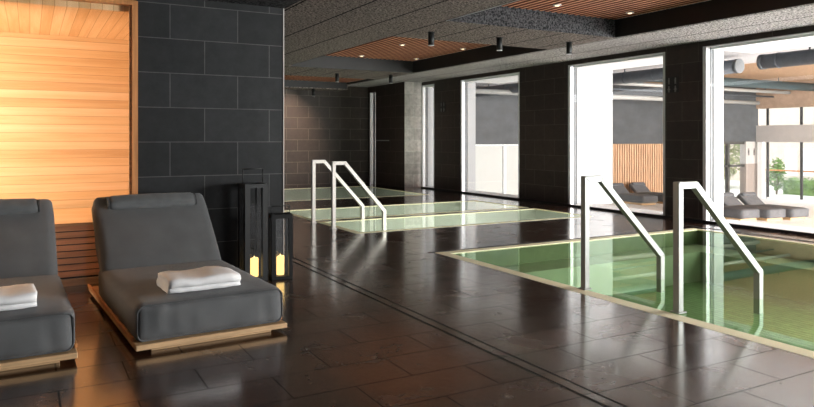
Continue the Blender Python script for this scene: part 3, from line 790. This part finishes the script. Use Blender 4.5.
shrub('yellow-green shrub behind the railing at the left of the tall window', (28.3, 17.95, FZ-0.12), 1.6, 0.35, 'leaf', 420, 5, 0.10)
shrub('olive tree behind the dark framed lounge window', (30.0, 22.3, FZ-0.12), 3.6, 2.0, 'leaf_pale', 2600, 9, 0.14)

t = thing('neighbour_building', 'peach coloured building outside the tall lounge windows', 'building', (36, 14, FZ-0.12))
obj('wall', boxes((0, 0.4, -16, 12, 0, 9)), 'peach', t)
M['pale_glass'] = mat('pale_window_glass', (0.62, 0.65, 0.70), 0.3)
for k in range(5):
    w_ = obj('window_frame', boxes((-0.05, 0.0, 7.68-k*0.87, 8.32-k*0.87, 0.45, 1.9)), 'white', t)
    obj('pane', boxes((-0.07, -0.05, 7.74-k*0.87, 7.98-k*0.87, 0.53, 1.82), (-0.07, -0.05, 8.02-k*0.87, 8.26-k*0.87, 0.53, 1.82)), 'pale_glass', w_)
t = thing('garden_house', 'brown house with a sloping roof line behind the olive tree', 'house', (39.5, 28, FZ-0.12))
obj('wall', boxes((-5, 3, 0, 0.4, 0, 6.0)), 'brownwall', t)
bm = bmesh.new(); q = [bm.verts.new(p) for p in ((-4, -0.3, 3.6), (3, -0.3, 1.4), (3, -0.3, 1.6), (-4, -0.3, 3.85))]; bm.faces.new(q)
ext = bmesh.ops.extrude_face_region(bm, geom=bm.faces[:])
bmesh.ops.translate(bm, vec=(0, 0.8, 0), verts=[v for v in ext['geom'] if isinstance(v, bmesh.types.BMVert)])
obj('roof_edge', bm, 'offwhite', t)

# ------------------------------------------------------------------ light
def area(name, loc, rot, sx, sy, power, col=(1, 1, 1), spread=None):
    l = bpy.data.lights.new(name, 'AREA'); l.shape = 'RECTANGLE'; l.size = sx; l.size_y = sy; l.energy = power; l.color = col
    if spread: l.spread = D(spread)
    o = bpy.data.objects.new(name, l); C.objects.link(o); o.location = loc; o.rotation_euler = rot; return o
def spot(name, loc, rot, power, col, ang=70, blend=0.8, r=0.03):
    l = bpy.data.lights.new(name, 'SPOT'); l.energy = power; l.color = col; l.spot_size = D(ang); l.spot_blend = blend; l.shadow_soft_size = r
    o = bpy.data.objects.new(name, l); C.objects.link(o); o.location = loc; o.rotation_euler = rot; return o
w = bpy.data.worlds.new('sky'); scene.world = w; w.use_nodes = True
w.node_tree.nodes['Background'].inputs[0].default_value = (0.96, 0.98, 1.0, 1)
w.node_tree.nodes['Background'].inputs[1].default_value = 3.0
# added area lamp at the lounge's end wall, out of view, brightening the lounge
area('lounge_fill', (17.3, -2.7, 1.3), (D(90), 0, 0), 12.5, 4.0, 6400, (1.0, 0.99, 0.97))
# daylight through the nearest windows
area('window_daylight', (8.82, 0.0, 1.3), (0, D(104), 0), 2.4, 4.8, 470, (0.95, 0.97, 1.0))
# sauna glow
area('sauna_glow', (-3.6, 7.0, 1.6), (0, D(-94), 0), 1.4, 1.4, 100, (1.0, 0.92, 0.80))
area('sauna_front', (-1.20, 6.20, 1.2), (D(94), 0, 0), 1.6, 2.0, 74, (1.0, 0.92, 0.80))
spot('end_wall_wash', (5.9, 15.7, 2.5), (D(56), 0, D(4)), 330, (1.0, 0.68, 0.48), 78)
# added fill lamp behind the camera, lifting the faces turned towards it
area('hall_fill', (3.5, -2.8, 1.4), (D(100), 0, 0), 8, 2.4, 44, (0.97, 0.98, 1.0))
# added unseen fill lights at the near pool walls, brightening the basins
area('pool_fill', (6.1, 0.40, -0.25), (D(84), 0, 0), 3.6, 0.15, 13, (1.0, 1.0, 0.95))
area('pool_fill', (5.9, 8.34, -0.22), (D(84), 0, 0), 3.6, 0.12, 34, (1.0, 1.0, 0.95))
area('pool_fill', (5.9, 9.98, -0.22), (D(84), 0, 0), 3.6, 0.12, 34, (1.0, 1.0, 0.95))
area('pool_fill', (5.9, 13.38, -0.2), (D(84), 0, 0), 3.6, 0.12, 36, (1.0, 1.0, 0.95))

scene.view_settings.view_transform = 'Standard'
scene.view_settings.look = 'None'
scene.view_settings.exposure = 0.15
scene.cycles.max_bounces = 10
scene.cycles.transparent_max_bounces = 16
scene.cycles.sample_clamp_indirect = 6.0
scene.cycles.caustics_reflective = False
scene.cycles.caustics_refractive = False

# repeats carry one group name
GROUPS = {'cylinder_ceiling_light': 'black cylinder spotlights under the beams', 'recessed_downlight': 'downlights in the slatted ceiling panels',
          'slatted_ceiling_panel': 'slatted ceiling panels between the beams', 'sun_lounger': 'big grey loungers in front of the sauna',
          'folded_towel': 'folded towels on the loungers', 'floor_lantern': 'black floor lanterns by the wall', 'pillar_candle': 'glowing candles in the lanterns',
          'pool_handrail': 'square tube handrails at the pools', 'swimming_pool': 'pools sunk in the dark floor', 'lounge_daybed': 'grey loungers beyond the windows',
          'air_duct': 'round air ducts in the bright lounge', 'ceiling_pipe': 'pipes under the lounge ceiling', 'white_wall_panel': 'white wall panels beyond the far window',
          'pictogram_sign': 'pictogram signs', 'garden_shrub': 'shrubs outside the lounge'}
for o in scene.objects:
    st = o.name.split('.')[0]
    if o.parent is None and st in GROUPS and 'label' in o: o['group'] = GROUPS[st]
